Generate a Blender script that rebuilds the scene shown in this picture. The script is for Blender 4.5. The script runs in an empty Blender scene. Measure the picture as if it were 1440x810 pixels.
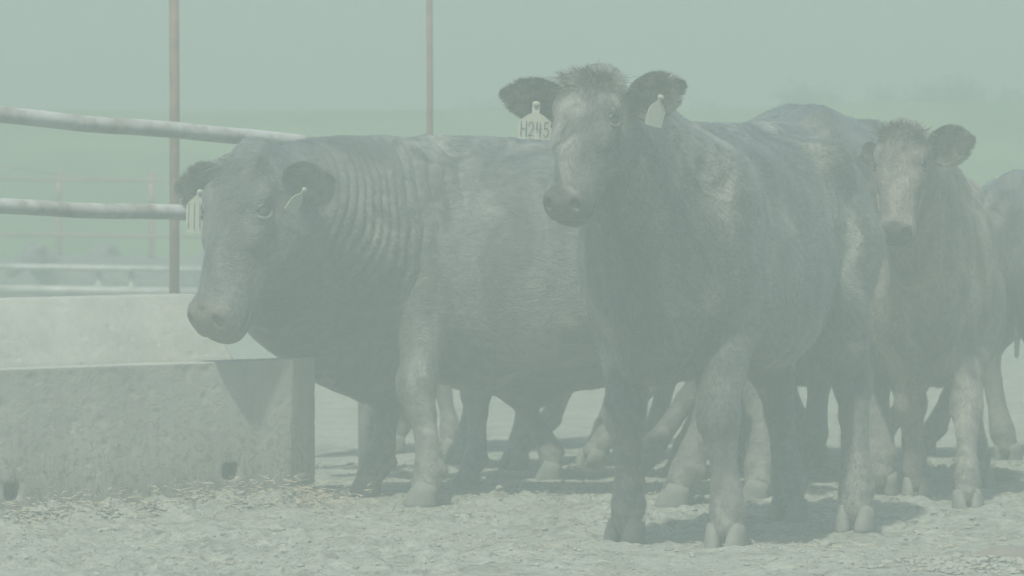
import bpy, math, random
import numpy as np
from mathutils import Vector, Matrix

# ------------------------------------------------------------------ camera, light, exposure
scene = bpy.context.scene
COL = scene.collection
rng = np.random.default_rng(7)
random.seed(7)
CAM_H = 1.37
cam = bpy.data.cameras.new('camera')
cam.lens = 200.0; cam.sensor_width = 36.0
cam.clip_end = 1000.0
cam.dof.use_dof = True; cam.dof.focus_distance = 18.6; cam.dof.aperture_fstop = 7.1
camo = bpy.data.objects.new('camera', cam); COL.objects.link(camo)
camo.location = (0, 0, CAM_H)
camo.rotation_euler = (math.radians(90) - math.atan(235 / 8000.0), 0, 0)
scene.camera = camo

SUN_EL, SUN_AZ = 61.0, 199.0          # azimuth clockwise from +Y (north): the sun is behind the camera, to the left
w = bpy.data.worlds.new('World'); scene.world = w; w.use_nodes = True
nt = w.node_tree
sky = nt.nodes.new('ShaderNodeTexSky'); sky.sky_type = 'NISHITA'; sky.sun_disc = False
sky.sun_elevation = math.radians(SUN_EL); sky.sun_rotation = math.radians(SUN_AZ)
sky.air_density = 1.0; sky.dust_density = 2.5; sky.ozone_density = 1.0
nt.links.new(sky.outputs[0], nt.nodes['Background'].inputs[0])
nt.nodes['Background'].inputs[1].default_value = 0.13
sun = bpy.data.lights.new('sun', 'SUN'); sun.energy = 3.4; sun.angle = math.radians(2.0)
sun.color = (0.98, 1.0, 0.88)
suno = bpy.data.objects.new('sun', sun); COL.objects.link(suno)
az = math.radians(SUN_AZ); el = math.radians(SUN_EL)
sdir = Vector((math.sin(az) * math.cos(el), math.cos(az) * math.cos(el), math.sin(el)))
suno.rotation_euler = sdir.to_track_quat('Z', 'Y').to_euler()
suno.location = (-5, -5, 12)
scene.view_settings.view_transform = 'Standard'
scene.view_settings.look = 'None'
scene.view_settings.exposure = 0.83
scene.view_settings.gamma = 1.0
try:
    scene.cycles.use_denoising = True
    scene.cycles.volume_bounces = 1
    scene.cycles.max_bounces = 6
except Exception:
    pass
HAZE_DENSITY = 0.040  # added haze that lifts the darks like a flat green veil
HAZE_COLOR = (0.430, 0.505, 0.452)

# ------------------------------------------------------------------ helpers
def tag(o, label=None, cat=None, group=None, kind=None):
    if label: o['label'] = label
    if cat: o['category'] = cat
    if group: o['group'] = group
    if kind: o['kind'] = kind
    return o

def empty(name, loc, rz=0.0):
    o = bpy.data.objects.new(name, None); COL.objects.link(o)
    o.location = loc; o.rotation_euler = (0, 0, rz)
    o.empty_display_size = 0.1
    return o

def obj(name, me, mats, parent=None):
    if not isinstance(mats, (list, tuple)): mats = [mats]
    for m in mats:
        if m is not None: me.materials.append(m)
    o = bpy.data.objects.new(name, me); COL.objects.link(o)
    if parent: o.parent = parent
    return o

def mesh_np(name, V, F, smooth=True, mat_idx=None):
    """F: (n,3) or (n,4) array"""
    me = bpy.data.meshes.new(name)
    V = np.asarray(V, dtype=np.float32); F = np.asarray(F, dtype=np.int32)
    n, k = F.shape
    me.vertices.add(len(V)); me.vertices.foreach_set('co', V.ravel())
    me.loops.add(n * k); me.loops.foreach_set('vertex_index', F.ravel())
    me.polygons.add(n)
    me.polygons.foreach_set('loop_start', np.arange(0, n * k, k, dtype=np.int32))
    me.polygons.foreach_set('loop_total', np.full(n, k, dtype=np.int32))
    if mat_idx is not None: me.polygons.foreach_set('material_index', np.asarray(mat_idx, dtype=np.int32))
    me.polygons.foreach_set('use_smooth', np.full(n, smooth, dtype=bool))
    me.update(calc_edges=True); me.validate()
    return me

def merge(parts):
    V, F, off = [], [], 0
    for v, f in parts:
        V.append(v); F.append(np.asarray(f) + off); off += len(v)
    return np.concatenate(V), np.concatenate(F)

def px(x, y, Y):
    """world point seen at photo pixel (x, y) at distance Y"""
    return np.array([(x - 720) / 8000.0 * Y, Y, CAM_H - (y - 170) / 8000.0 * Y])

def ground_at(x, y):
    Y = 8000.0 * CAM_H / (y - 170)
    return np.array([(x - 720) / 8000.0 * Y, Y, 0.0])

def nrm(v):
    v = np.asarray(v, dtype=float); return v / np.linalg.norm(v)

def tube(path, radii, seg=14, cap=True):
    path = [np.asarray(p, dtype=float) for p in path]
    if np.isscalar(radii): radii = [radii] * len(path)
    V, F = [], []
    up = np.array([0, 0, 1.0])
    prev = None
    for i, p in enumerate(path):
        t = nrm(path[min(i + 1, len(path) - 1)] - path[max(i - 1, 0)])
        if prev is None:
            a = up if abs(t[2]) < .9 else np.array([1.0, 0, 0])
            s = nrm(np.cross(t, a))
        else:
            s = nrm(prev - t * prev.dot(t))
        prev = s
        b = np.cross(t, s)
        for j in range(seg):
            an = 2 * math.pi * j / seg
            V.append(p + radii[i] * (math.cos(an) * s + math.sin(an) * b))
    for i in range(len(path) - 1):
        for j in range(seg):
            a = i * seg + j; c = i * seg + (j + 1) % seg
            F.append((a, c, c + seg, a + seg))
    if cap:
        for i, rev in ((0, True), (len(path) - 1, False)):
            c = len(V); V.append(path[i])
            for j in range(seg):
                a = i * seg + j; d = i * seg + (j + 1) % seg
                F.append((a, c, c, d) if False else ((d, a, c, c) if rev else (a, d, c, c)))
    return np.array(V), F

def tube_mesh(name, path, radii, seg=14):
    V, F = tube(path, radii, seg)
    me = bpy.data.meshes.new(name)
    me.from_pydata([tuple(v) for v in V], [], [tuple(dict.fromkeys(f)) for f in F])
    me.polygons.foreach_set('use_smooth', [True] * len(me.polygons))
    me.update()
    return me

# ---- value noise in numpy
_perm = rng.random((64, 64, 64)).astype(np.float32)
def vnoise(P, freq):
    p = np.asarray(P) * freq
    i = np.floor(p).astype(int); f = p - i
    f = f * f * (3 - 2 * f)
    r = 0
    for dx in (0, 1):
        for dy in (0, 1):
            for dz in (0, 1):
                wgt = (f[..., 0] if dx else 1 - f[..., 0]) * (f[..., 1] if dy else 1 - f[..., 1]) * (f[..., 2] if dz else 1 - f[..., 2])
                r = r + wgt * _perm[(i[..., 0] + dx) & 63, (i[..., 1] + dy) & 63, (i[..., 2] + dz) & 63]
    return r - .5

def fbm(P, freq, octv=4, gain=.5):
    r, a = 0, 1.0
    for _ in range(octv):
        r = r + a * vnoise(P, freq); freq *= 2.03; a *= gain
        P = P + 17.3
    return r

# ------------------------------------------------------------------ signed distance modelling
class Grid:
    def __init__(s, lo, hi, h):
        s.lo = np.array(lo, dtype=np.float32); s.h = h
        n = [int(math.ceil((hi[i] - lo[i]) / h)) + 1 for i in range(3)]
        s.n = n
        s.ax = [s.lo[i] + h * np.arange(n[i], dtype=np.float32) for i in range(3)]
        s.F = np.full(n, 1.0, dtype=np.float32)
    def sl(s, lo, hi):
        r = []
        for i in range(3):
            a = int(np.clip(math.floor((lo[i] - s.lo[i]) / s.h), 0, s.n[i]))
            b = int(np.clip(math.ceil((hi[i] - s.lo[i]) / s.h) + 1, 0, s.n[i]))
            r.append(slice(a, b))
        return tuple(r)
    def op(s, lo, hi, fn, k=.03, sub=False):
        pad = k + 3 * s.h
        q = s.sl(np.array(lo) - pad, np.array(hi) + pad)
        if any(t.stop <= t.start for t in q): return
        X = s.ax[0][q[0]][:, None, None]; Y = s.ax[1][q[1]][None, :, None]; Z = s.ax[2][q[2]][None, None, :]
        d = fn(X, Y, Z)
        A = s.F[q]
        if sub:
            d = -d
            hh = np.maximum(k - np.abs(A - d), 0) / k
            s.F[q] = np.maximum(A, d) + hh * hh * k * .25
        else:
            hh = np.maximum(k - np.abs(A - d), 0) / k
            s.F[q] = np.minimum(A, d) - hh * hh * k * .25
    def cone(s, a, b, ra, rb, k=.04, sub=False):
        a = np.asarray(a, dtype=np.float32); b = np.asarray(b, dtype=np.float32)
        lo = np.minimum(a - ra, b - rb); hi = np.maximum(a + ra, b + rb)
        ba = b - a; L2 = float(ba.dot(ba)) + 1e-9
        def fn(X, Y, Z):
            x = X - a[0]; y = Y - a[1]; z = Z - a[2]
            t = np.clip((x * ba[0] + y * ba[1] + z * ba[2]) / L2, 0, 1)
            return np.sqrt((x - t * ba[0]) ** 2 + (y - t * ba[1]) ** 2 + (z - t * ba[2]) ** 2) - (ra + (rb - ra) * t)
        s.op(lo, hi, fn, k, sub)
    def chain(s, pts, rs, k=.04):
        for i in range(len(pts) - 1): s.cone(pts[i], pts[i + 1], rs[i], rs[i + 1], k)
    def ell(s, c, r, k=.04, sub=False, R=None):
        """ellipsoid, R rows = its axes"""
        c = np.asarray(c, dtype=np.float32); r = np.asarray(r, dtype=np.float32)
        R = np.eye(3, dtype=np.float32) if R is None else np.asarray(R, dtype=np.float32)
        ext = np.sqrt(((R * r[:, None]) ** 2).sum(0))
        def fn(X, Y, Z):
            x = X - c[0]; y = Y - c[1]; z = Z - c[2]
            q = [(x * R[i, 0] + y * R[i, 1] + z * R[i, 2]) for i in range(3)]
            k0 = np.sqrt(sum((q[i] / r[i]) ** 2 for i in range(3))) + 1e-6
            k1 = np.sqrt(sum((q[i] / r[i] ** 2) ** 2 for i in range(3))) + 1e-6
            return k0 * (k0 - 1) / k1
        s.op(c - ext, c + ext, fn, k, sub)
    def loft(s, o, U, Wd, Vd, st, k=.04, n=2.3, egg=0.0, smooth=3):
        """stations st rows: t, half width, top, bottom  (top/bottom measured along Vd)"""
        o = np.asarray(o, dtype=np.float32); U, Wd, Vd = [np.asarray(q, dtype=np.float32) for q in (U, Wd, Vd)]
        st = np.array(st, dtype=np.float32)
        T = np.linspace(st[0, 0], st[-1, 0], 160)
        cols = []
        for c in (1, 2, 3):
            v = np.interp(T, st[:, 0], st[:, c])
            for _ in range(smooth):
                vv = np.pad(v, 6, mode='reflect', reflect_type='odd'); v = np.convolve(vv, np.ones(13) / 13, 'valid')
            cols.append(v)
        t0, t1 = st[0, 0], st[-1, 0]
        mw, mt, mb = st[:, 1].max(), st[:, 2].max(), st[:, 3].min()
        cs = []
        for t in (t0, t1):
            for a in (-mw, mw):
                for c in (mt, mb): cs.append(o + U * t + Wd * a + Vd * c)
        cs = np.array(cs)
        def fn(X, Y, Z):
            x = X - o[0]; y = Y - o[1]; z = Z - o[2]
            t = x * U[0] + y * U[1] + z * U[2]; a = x * Wd[0] + y * Wd[1] + z * Wd[2]; c = x * Vd[0] + y * Vd[1] + z * Vd[2]
            fi = np.clip((t - t0) / (t1 - t0), 0, 1) * 159.0
            ii = np.minimum(fi.astype(np.int32), 158); fr = (fi - ii).astype(np.float32)
            def ip(v):
                v = v.astype(np.float32); return v[ii] * (1 - fr) + v[ii + 1] * fr
            hw, tp, bt = ip(cols[0]), ip(cols[1]), ip(cols[2])
            hh = (tp - bt) * .5; cz = (tp + bt) * .5
            e = np.clip((c - cz) / hh, -1.2, 1.2)
            hwe = hw * (1 - egg * e)
            r = (np.abs(a / hwe) ** n + np.abs((c - cz) / hh) ** n) ** (1 / n)
            d = (r - 1) * np.minimum(hw, hh)
            dt = np.maximum(t0 - t, t - t1)
            return np.maximum(d, dt)
        s.op(cs.min(0), cs.max(0), fn, k)
    def mesh(s):
        F = s.F; h = s.h
        F = F.copy()
        for ax in range(3):
            sl = [slice(None)] * 3
            for e in (0, -1):
                sl[ax] = e; F[tuple(sl)] = np.maximum(F[tuple(sl)], 1e-3)
        S = F < 0
        nx, ny, nz = F.shape
        acc = {}
        cnt = np.zeros((nx - 1, ny - 1, nz - 1), dtype=np.uint8)
        pos = np.zeros((3, nx - 1, ny - 1, nz - 1), dtype=np.float32)
        edges = []
        for ax in range(3):
            a = [slice(None)] * 3; b = [slice(None)] * 3
            a[ax] = slice(0, -1); b[ax] = slice(1, None)
            Sa, Sb = S[tuple(a)], S[tuple(b)]
            I = np.argwhere(Sa != Sb)
            fa = F[tuple(a)][tuple(I.T)]; fb = F[tuple(b)][tuple(I.T)]
            t = fa / (fa - fb)
            sgn = Sa[tuple(I.T)]
            P = I.astype(np.float32); P[:, ax] += t
            edges.append((ax, I, sgn))
            o1, o2 = [(1, 2), (2, 0), (0, 1)][ax]
            for d1 in (0, -1):
                for d2 in (0, -1):
                    J = I.copy(); J[:, o1] += d1; J[:, o2] += d2
                    ok = (J >= 0).all(1) & (J[:, 0] < nx - 1) & (J[:, 1] < ny - 1) & (J[:, 2] < nz - 1)
                    Jk = J[ok]
                    np.add.at(cnt, tuple(Jk.T), 1)
                    for c in range(3): np.add.at(pos[c], tuple(Jk.T), P[ok, c])
        idx = np.full(cnt.shape, -1, dtype=np.int64)
        A = np.argwhere(cnt > 0)
        idx[tuple(A.T)] = np.arange(len(A))
        V = np.stack([pos[c][tuple(A.T)] for c in range(3)], 1) / cnt[tuple(A.T)][:, None]
        V = V * h + s.lo
        faces = []
        for ax, I, sgn in edges:
            o1, o2 = [(1, 2), (2, 0), (0, 1)][ax]
            q = []
            for d1, d2 in ((0, 0), (-1, 0), (-1, -1), (0, -1)):
                J = I.copy(); J[:, o1] += d1; J[:, o2] += d2
                J = np.clip(J, 0, np.array(cnt.shape) - 1)
                q.append(idx[tuple(J.T)])
            Q = np.stack(q, 1)
            Q[~sgn] = Q[~sgn][:, ::-1]
            faces.append(Q[(Q >= 0).all(1)])
        Fc = np.concatenate(faces)
        # light smoothing
        for _ in range(2):
            e = np.concatenate([Fc[:, [0, 1]], Fc[:, [1, 2]], Fc[:, [2, 3]], Fc[:, [3, 0]]])
            sm = np.zeros_like(V); c = np.zeros(len(V))
            for k in range(3): sm[:, k] = np.bincount(e[:, 0], V[e[:, 1], k], len(V)) + np.bincount(e[:, 1], V[e[:, 0], k], len(V))
            c = np.bincount(e[:, 0], minlength=len(V)) + np.bincount(e[:, 1], minlength=len(V))
            V = V * .5 + .5 * sm / np.maximum(c, 1)[:, None]
        return V.astype(np.float32), Fc

def vnormals(V, F):
    fn = np.cross(V[F[:, 2]] - V[F[:, 0]], V[F[:, 3]] - V[F[:, 1]])
    N = np.zeros_like(V)
    for k in range(4):
        for c in range(3): N[:, c] += np.bincount(F[:, k], fn[:, c], len(V))
    return N / (np.linalg.norm(N, axis=1)[:, None] + 1e-9)

def ribbons(P, D, N, length, width, lift=.25, bend=.0, seg=2):
    """tapered hair blades: P roots, D directions (tangent), N normals"""
    n = len(P)
    length = np.broadcast_to(length, (n,)); width = np.broadcast_to(width, (n,))
    S = np.cross(D, N); S /= np.linalg.norm(S, axis=1)[:, None] + 1e-9
    L = D * math.cos(lift) + N * math.sin(lift) if np.isscalar(lift) else D * np.cos(lift)[:, None] + N * np.sin(lift)[:, None]
    rows = []
    for i in range(seg):
        t = i / seg
        c = P + L * (length * t)[:, None]
        c = c + D * (bend * t * t * length)[:, None] if np.isscalar(bend) else c + bend * (t * t * length)[:, None]
        wd = (width * (1 - t * .5))[:, None] * .5
        rows += [c - S * wd, c + S * wd]
    tip = P + L * length[:, None]
    tip = tip + D * (bend * length)[:, None] if np.isscalar(bend) else tip + bend * length[:, None]
    rows.append(tip)
    V = np.stack(rows, 1).reshape(-1, 3)
    k = 2 * seg + 1
    base = np.arange(n)[:, None] * k
    F = []
    for i in range(seg - 1):
        a = 2 * i
        F.append(np.concatenate([base + a, base + a + 1, base + a + 3], 1)); F.append(np.concatenate([base + a, base + a + 3, base + a + 2], 1))
    a = 2 * (seg - 1)
    F.append(np.concatenate([base + a, base + a + 1, base + a + 2], 1))
    return V, np.concatenate(F)

# ------------------------------------------------------------------ materials
def new_mat(name):
    m = bpy.data.materials.new(name); m.use_nodes = True
    return m, m.node_tree.nodes, m.node_tree.links, m.node_tree.nodes['Principled BSDF']

def noise(nodes, links, scale, detail=4, rough=.55, vec=None, dist=0):
    n = nodes.new('ShaderNodeTexNoise'); n.inputs['Scale'].default_value = scale
    n.inputs['Detail'].default_value = detail; n.inputs['Roughness'].default_value = rough
    n.inputs['Distortion'].default_value = dist
    if vec is not None: links.new(vec, n.inputs['Vector'])
    return n.outputs['Fac']

def ramp(nodes, links, fac, stops):
    r = nodes.new('ShaderNodeValToRGB'); links.new(fac, r.inputs[0])
    e = r.color_ramp.elements
    while len(e) < len(stops): e.new(.5)
    for i, (p, c) in enumerate(stops):
        e[i].position = p; e[i].color = (*c, 1) if len(c) == 3 else c
    return r.outputs[0]

def mixc(nodes, links, fac, a, b, mode='MIX'):
    m = nodes.new('ShaderNodeMix'); m.data_type = 'RGBA'; m.blend_type = mode
    for s, v in ((m.inputs[0], fac), (m.inputs[6], a), (m.inputs[7], b)):
        if hasattr(v, 'links') or hasattr(v, 'is_output'): links.new(v, s)
        elif isinstance(v, (int, float)): s.default_value = v
        else: s.default_value = (*v, 1)
    return m.outputs[2]

def mathn(nodes, links, op, a, b=None, clamp=False):
    m = nodes.new('ShaderNodeMath'); m.operation = op; m.use_clamp = clamp
    for i, v in enumerate((a, b)):
        if v is None: continue
        if isinstance(v, (int, float)): m.inputs[i].default_value = v
        else: links.new(v, m.inputs[i])
    return m.outputs[0]

def bump(nodes, links, h, strength, dist, bsdf, prev=None):
    b = nodes.new('ShaderNodeBump'); b.inputs['Strength'].default_value = strength; b.inputs['Distance'].default_value = dist
    links.new(h, b.inputs['Height'])
    if prev is not None: links.new(prev, b.inputs['Normal'])
    if bsdf is not None: links.new(b.outputs[0], bsdf.inputs['Normal'])
    return b.outputs[0]

def objcoord(nodes, links, scale=(1, 1, 1), loc=(0, 0, 0)):
    tc = nodes.new('ShaderNodeTexCoord'); mp = nodes.new('ShaderNodeMapping')
    mp.inputs['Scale'].default_value = scale; mp.inputs['Location'].default_value = loc
    links.new(tc.outputs['Object'], mp.inputs[0])
    return tc.outputs['Object'], mp.outputs[0]

def coat_material(name, base, tip, dust_lit, seed, mud_top=.42, mudcol=(.20, .19, .15), gloss=.40, dust_lit_amt=.85):
    m, N, L, B = new_mat(name)
    oc, mp = objcoord(N, L, (9, 30, 17), (seed, seed * 2, seed * 3))
    streak = noise(N, L, 3.0, 6, .65, mp, .6)
    big = noise(N, L, 1.7, 3, .5, oc, .4)
    col = mixc(N, L, ramp(N, L, streak, [(.28, (0, 0, 0)), (.78, (1, 1, 1))]), base, tip)  # glossy highlights on the hair painted in as pale streaks
    _, mp2 = objcoord(N, L, (6, 6, 2.2), (seed * 3, seed, seed))
    shade_patch = ramp(N, L, noise(N, L, .9, 5, .62, mp2, .9), [(.38, (.16, .16, .16)), (.60, (1.15, 1.15, 1.15))])  # light and shade on the coat painted in as drawn-out patches
    col = mixc(N, L, 1.0, col, shade_patch, 'MULTIPLY')
    # dried dust in loose patches; its pale colour also paints in sunlit hair
    dn = noise(N, L, 5.0, 7, .7, oc, 1.2)
    dm = mathn(N, L, 'MULTIPLY', ramp(N, L, dn, [(.46, (0, 0, 0)), (.62, (1, 1, 1))]), ramp(N, L, big, [(.42, (0, 0, 0)), (.58, (1, 1, 1))]))
    col = mixc(N, L, mathn(N, L, 'MULTIPLY', dm, dust_lit_amt), col, dust_lit)
    # dried mud on the lower legs
    sep = N.new('ShaderNodeSeparateXYZ'); L.new(oc, sep.inputs[0])
    zn = mathn(N, L, 'ADD', sep.outputs[2], mathn(N, L, 'MULTIPLY', mathn(N, L, 'SUBTRACT', noise(N, L, 9, 5, .65, oc), .5), .45))
    mr = N.new('ShaderNodeMapRange'); L.new(zn, mr.inputs[0])
    mr.inputs[1].default_value = mud_top; mr.inputs[2].default_value = .05; mr.inputs[3].default_value = 0; mr.inputs[4].default_value = .85
    mr.interpolation_type = 'SMOOTHSTEP'
    mud = mixc(N, L, ramp(N, L, noise(N, L, 24, 6, .7, oc, .5), [(.38, (0, 0, 0)), (.62, (1, 1, 1))]), mudcol, tuple(c * .22 for c in mudcol))
    fleck = ramp(N, L, noise(N, L, 55, 2, .5, oc), [(.62, (0, 0, 0)), (.68, (1, 1, 1))])
    mudf = mathn(N, L, 'ADD', mr.outputs[0], mathn(N, L, 'MULTIPLY', fleck, mathn(N, L, 'MULTIPLY', ramp(N, L, big, [(.45, (0, 0, 0)), (.6, (1, 1, 1))]), .22)), True)
    col = mixc(N, L, mudf, col, mud)
    L.new(col, B.inputs['Base Color'])
    B.inputs['Roughness'].default_value = gloss
    B.inputs['Specular IOR Level'].default_value = .85
    B.inputs['Sheen Weight'].default_value = .12; B.inputs['Sheen Roughness'].default_value = .4
    B.inputs['Sheen Tint'].default_value = (.9, .95, .85, 1)
    fine = noise(N, L, 8, 6, .7, mp, .3)
    b1 = bump(N, L, fine, .6, .014, None)
    bump(N, L, streak, .45, .018, B, b1)
    return m

def simple_mat(name, col, rough=.6, col2=None, scale=20, bmp=0, spec=.5, metal=0):
    m, N, L, B = new_mat(name)
    oc, _ = objcoord(N, L)
    n = noise(N, L, scale, 5, .6, oc)
    L.new(mixc(N, L, n, col, col2 if col2 else tuple(c * .7 for c in col)), B.inputs['Base Color'])
    B.inputs['Roughness'].default_value = rough; B.inputs['Specular IOR Level'].default_value = spec
    B.inputs['Metallic'].default_value = metal
    if bmp: bump(N, L, n, .5, bmp, B)
    return m

M_eye = simple_mat('wet_eye', (.012, .01, .009), .06, spec=.8)
M_eyelid = simple_mat('eyelid_skin', (.03, .028, .027), .38, scale=60, bmp=.003)
M_lid_low = simple_mat('lower_eyelid_skin', (.085, .08, .072), .5, (.05, .046, .042), 60, .002)
M_nose = simple_mat('wet_nose_skin', (.030, .026, .025), .55, (.06, .052, .046), 30, .004, .4)
M_nose_dirty = simple_mat('dirty_nose_skin', (.03, .028, .025), .6, (.17, .145, .105), 60, .008, .4)
M_hoof = simple_mat('dusty_hoof_horn', (.19, .19, .16), .8, (.08, .08, .065), 35, .004)
M_tag = simple_mat('cream_tag_plastic', (.33, .345, .27), .6, (.26, .27, .21), 12)
M_ink = simple_mat('tag_marker_ink', (.08, .085, .09), .7)

# ------------------------------------------------------------------ ground
def ground_profile(Y, X=0.0):
    up = np.clip((Y - 41.5) / 11, 0, 1); up = up * up * (3 - 2 * up)
    dn = np.clip((Y - 53.5) / 8, 0, 1); dn = dn * dn * (3 - 2 * dn)
    k = np.clip((np.asarray(X) - 1.6) / 1.8, 0, 1); k = k * k * (3 - 2 * k)
    return (1.47 + .07 * k) * up - 1.0 * dn

FEET = [(.672, 18.03), (.357, 18.25), (1.135, 18.88), (.935, 19.33), (-.33, 20.10), (-.54, 20.62), (.56, 20.05), (.86, 20.3), (.86, 22.3), (1.18, 22.4), (.98, 21.2), (1.34, 20.72), (-.18, 21.1), (.13, 21.6), (.44, 21.35), (.62, 21.9), (.0, 22.2), (-.22, 22.6), (.30, 22.4), (.55, 23.1), (.98, 22.9), (1.18, 23.3), (1.42, 22.9), (1.68, 23.3), (1.60, 19.95), (1.47, 20.62), (1.74, 21.1), (1.52, 21.35), (2.75, 23.8), (2.9, 23.6), (2.0, 22.85), (2.2, 22.7), (2.5, 22.4), (2.35, 22.5), (2.05, 21.25), (2.3, 21.2)]
_hp = np.random.default_rng(3)
PRINTS = [(x, 17.2 + 5.5 * _hp.random() , .8 + .5 * _hp.random()) for x in _hp.uniform(-1.9, 2.0, 150)]
def pen_height(X, Y):
    P = np.stack([X, Y, np.zeros_like(X)], -1)
    big = fbm(P, .9, 3) * .045
    mid = fbm(P + 5, 5, 3, .45) * .009
    clod = np.maximum(fbm(P + 9, 15, 4, .7) - .05, 0) * .030
    rough = np.clip(vnoise(P, .8) * 3 + .6, .25, 1.3)
    Z = big + mid + clod * rough
    for hx, hy, hs in PRINTS:                       # cloven hoof prints pressed into the dust
        dx = X - hx; dy = (Y - hy)
        m = (np.abs(dx) < .16) & (np.abs(dy) < .2)
        if not m.any(): continue
        for o in (-.026, .026):
            q = ((dx[m] - o * hs) / (.022 * hs)) ** 2 + (dy[m] / (.055 * hs)) ** 2
            Z[m] = Z[m] - .016 * hs * np.exp(-q) + .006 * np.exp(-(np.sqrt(q) - 2) ** 2)
    for hx, hy in FEET:                             # the animals' feet stand level in the dust
        m = (np.abs(X - hx) < .3) & (np.abs(Y - hy) < .3)
        if not m.any(): continue
        q = np.exp(-(((X[m] - hx) ** 2 + (Y[m] - hy) ** 2) / .10 ** 2) ** 2)
        Z[m] = Z[m] * (1 - q) + .010 * q
    return Z

def build_ground():
    def axis(core, far):
        return np.unique(np.concatenate(far[0:1] + [core] + far[1:2]))
    xs = np.unique(np.round(np.concatenate([np.linspace(-150, -12, 24), np.linspace(-12, -2.6, 40), np.arange(-2.6, 2.7, .014), np.linspace(2.7, 12, 40), np.linspace(12, 150, 24)]), 4))
    ys = np.unique(np.round(np.concatenate([np.linspace(-60, 12, 16), np.linspace(12, 16.6, 30), np.arange(16.6, 23.2, .018), np.linspace(23.2, 46, 110), np.linspace(46, 80, 60), np.linspace(80, 240, 20)]), 4))
    X, Y = np.meshgrid(xs, ys, indexing='ij')
    Z = ground_profile(Y, X)
    near = np.clip((Y - 13) / 3, 0, 1) * np.clip((40 - Y) / 10, 0, 1) * np.clip((5 - np.abs(X)) / 2, 0, 1)
    fine = np.clip((24 - Y) / 2, 0, 1)
    hgt = pen_height(X, Y)
    Z = Z + hgt * near * (.35 + .65 * fine)
    # a low drift of dirt pushed up against the foot of the bunk
    d = ((Y - 20.12) * .77 - (X + .78) * .64)
    along = (X + .78) * .77 + (Y - 20.12) * .64
    Z += .060 * np.exp(-((d + .06) / .13) ** 2) * np.clip((.15 - along) / .3, 0, 1) * (along > -4) * (1 + .7 * fbm(np.stack([X, Y, X * 0], -1), 13, 4, .7))
    V = np.stack([X, Y, Z], -1).reshape(-1, 3)
    nx, ny = len(xs), len(ys)
    I = np.arange(nx * ny).reshape(nx, ny)
    F = np.stack([I[:-1, :-1], I[1:, :-1], I[1:, 1:], I[:-1, 1:]], -1).reshape(-1, 4)
    me = mesh_np('ground', V, F)
    m, N, L, B = new_mat('packed_pen_dirt_and_pasture')
    oc, _ = objcoord(N, L)
    fine_n = noise(N, L, 46, 9, .8, oc)
    mid_n = noise(N, L, 4.5, 5, .6, oc, .5)
    c1 = ramp(N, L, fine_n, [(.3, (.14, .145, .115)), (.46, (.29, .30, .245)), (.64, (.40, .415, .345))])
    c2 = ramp(N, L, mid_n, [(.33, (.62, .60, .56)), (.55, (1, 1, 1))])
    dirt = mixc(N, L, .85, c1, c2, 'MULTIPLY')
    fl = ramp(N, L, noise(N, L, 17, 8, .8, oc, .8), [(.53, (0, 0, 0)), (.59, (1, 1, 1))])
    dirt = mixc(N, L, mathn(N, L, 'MULTIPLY', fl, .75), dirt, (.11, .095, .075))
    grass = ramp(N, L, noise(N, L, .5, 6, .65, oc), [(.35, (.07, .13, .025)), (.65, (.15, .22, .05))])
    sep = N.new('ShaderNodeSeparateXYZ'); L.new(oc, sep.inputs[0])
    mr = N.new('ShaderNodeMapRange')
    L.new(mathn(N, L, 'ADD', sep.outputs[1], mathn(N, L, 'MULTIPLY', mid_n, 2.0)), mr.inputs[0])
    mr.inputs[1].default_value = 42; mr.inputs[2].default_value = 43.5
    L.new(mixc(N, L, mr.outputs[0], dirt, grass), B.inputs['Base Color'])
    B.inputs['Roughness'].default_value = .95; B.inputs['Specular IOR Level'].default_value = .2
    b1 = bump(N, L, fine_n, .8, .02, None)
    bump(N, L, noise(N, L, 90, 4, .6, oc), .6, .006, B, b1)
    tag(obj('ground', me, m), kind='structure')
build_ground()

def height_at(x, y):
    x = np.asarray(x, dtype=float); y = np.asarray(y, dtype=float)
    return pen_height(x, y)

# scattered clods and straw
def icos():
    t = (1 + 5 ** .5) / 2
    v = np.array([(-1, t, 0), (1, t, 0), (-1, -t, 0), (1, -t, 0), (0, -1, t), (0, 1, t), (0, -1, -t), (0, 1, -t), (t, 0, -1), (t, 0, 1), (-t, 0, -1), (-t, 0, 1)], dtype=float)
    f = np.array([(0, 11, 5), (0, 5, 1), (0, 1, 7), (0, 7, 10), (0, 10, 11), (1, 5, 9), (5, 11, 4), (11, 10, 2), (10, 7, 6), (7, 1, 8), (3, 9, 4), (3, 4, 2), (3, 2, 6), (3, 6, 8), (3, 8, 9), (4, 9, 5), (2, 4, 11), (6, 2, 10), (8, 6, 7), (9, 8, 1)])
    return v / np.linalg.norm(v[0]), f

def subdiv(v, f):
    v = list(map(tuple, v)); mid = {}; out = []
    def m(a, b):
        key = (min(a, b), max(a, b))
        if key not in mid:
            p = (np.array(v[a]) + np.array(v[b])) / 2; p = p / np.linalg.norm(p); v.append(tuple(p)); mid[key] = len(v) - 1
        return mid[key]
    for a, b, c in f:
        x, y, z = m(a, b), m(b, c), m(c, a)
        out += [(a, x, z), (b, y, x), (c, z, y), (x, y, z)]
    return np.array(v), np.array(out)
ICO, ICF = icos(); ICO2, ICF2 = subdiv(ICO, ICF); ICO3, ICF3 = subdiv(ICO2, ICF2)

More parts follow.
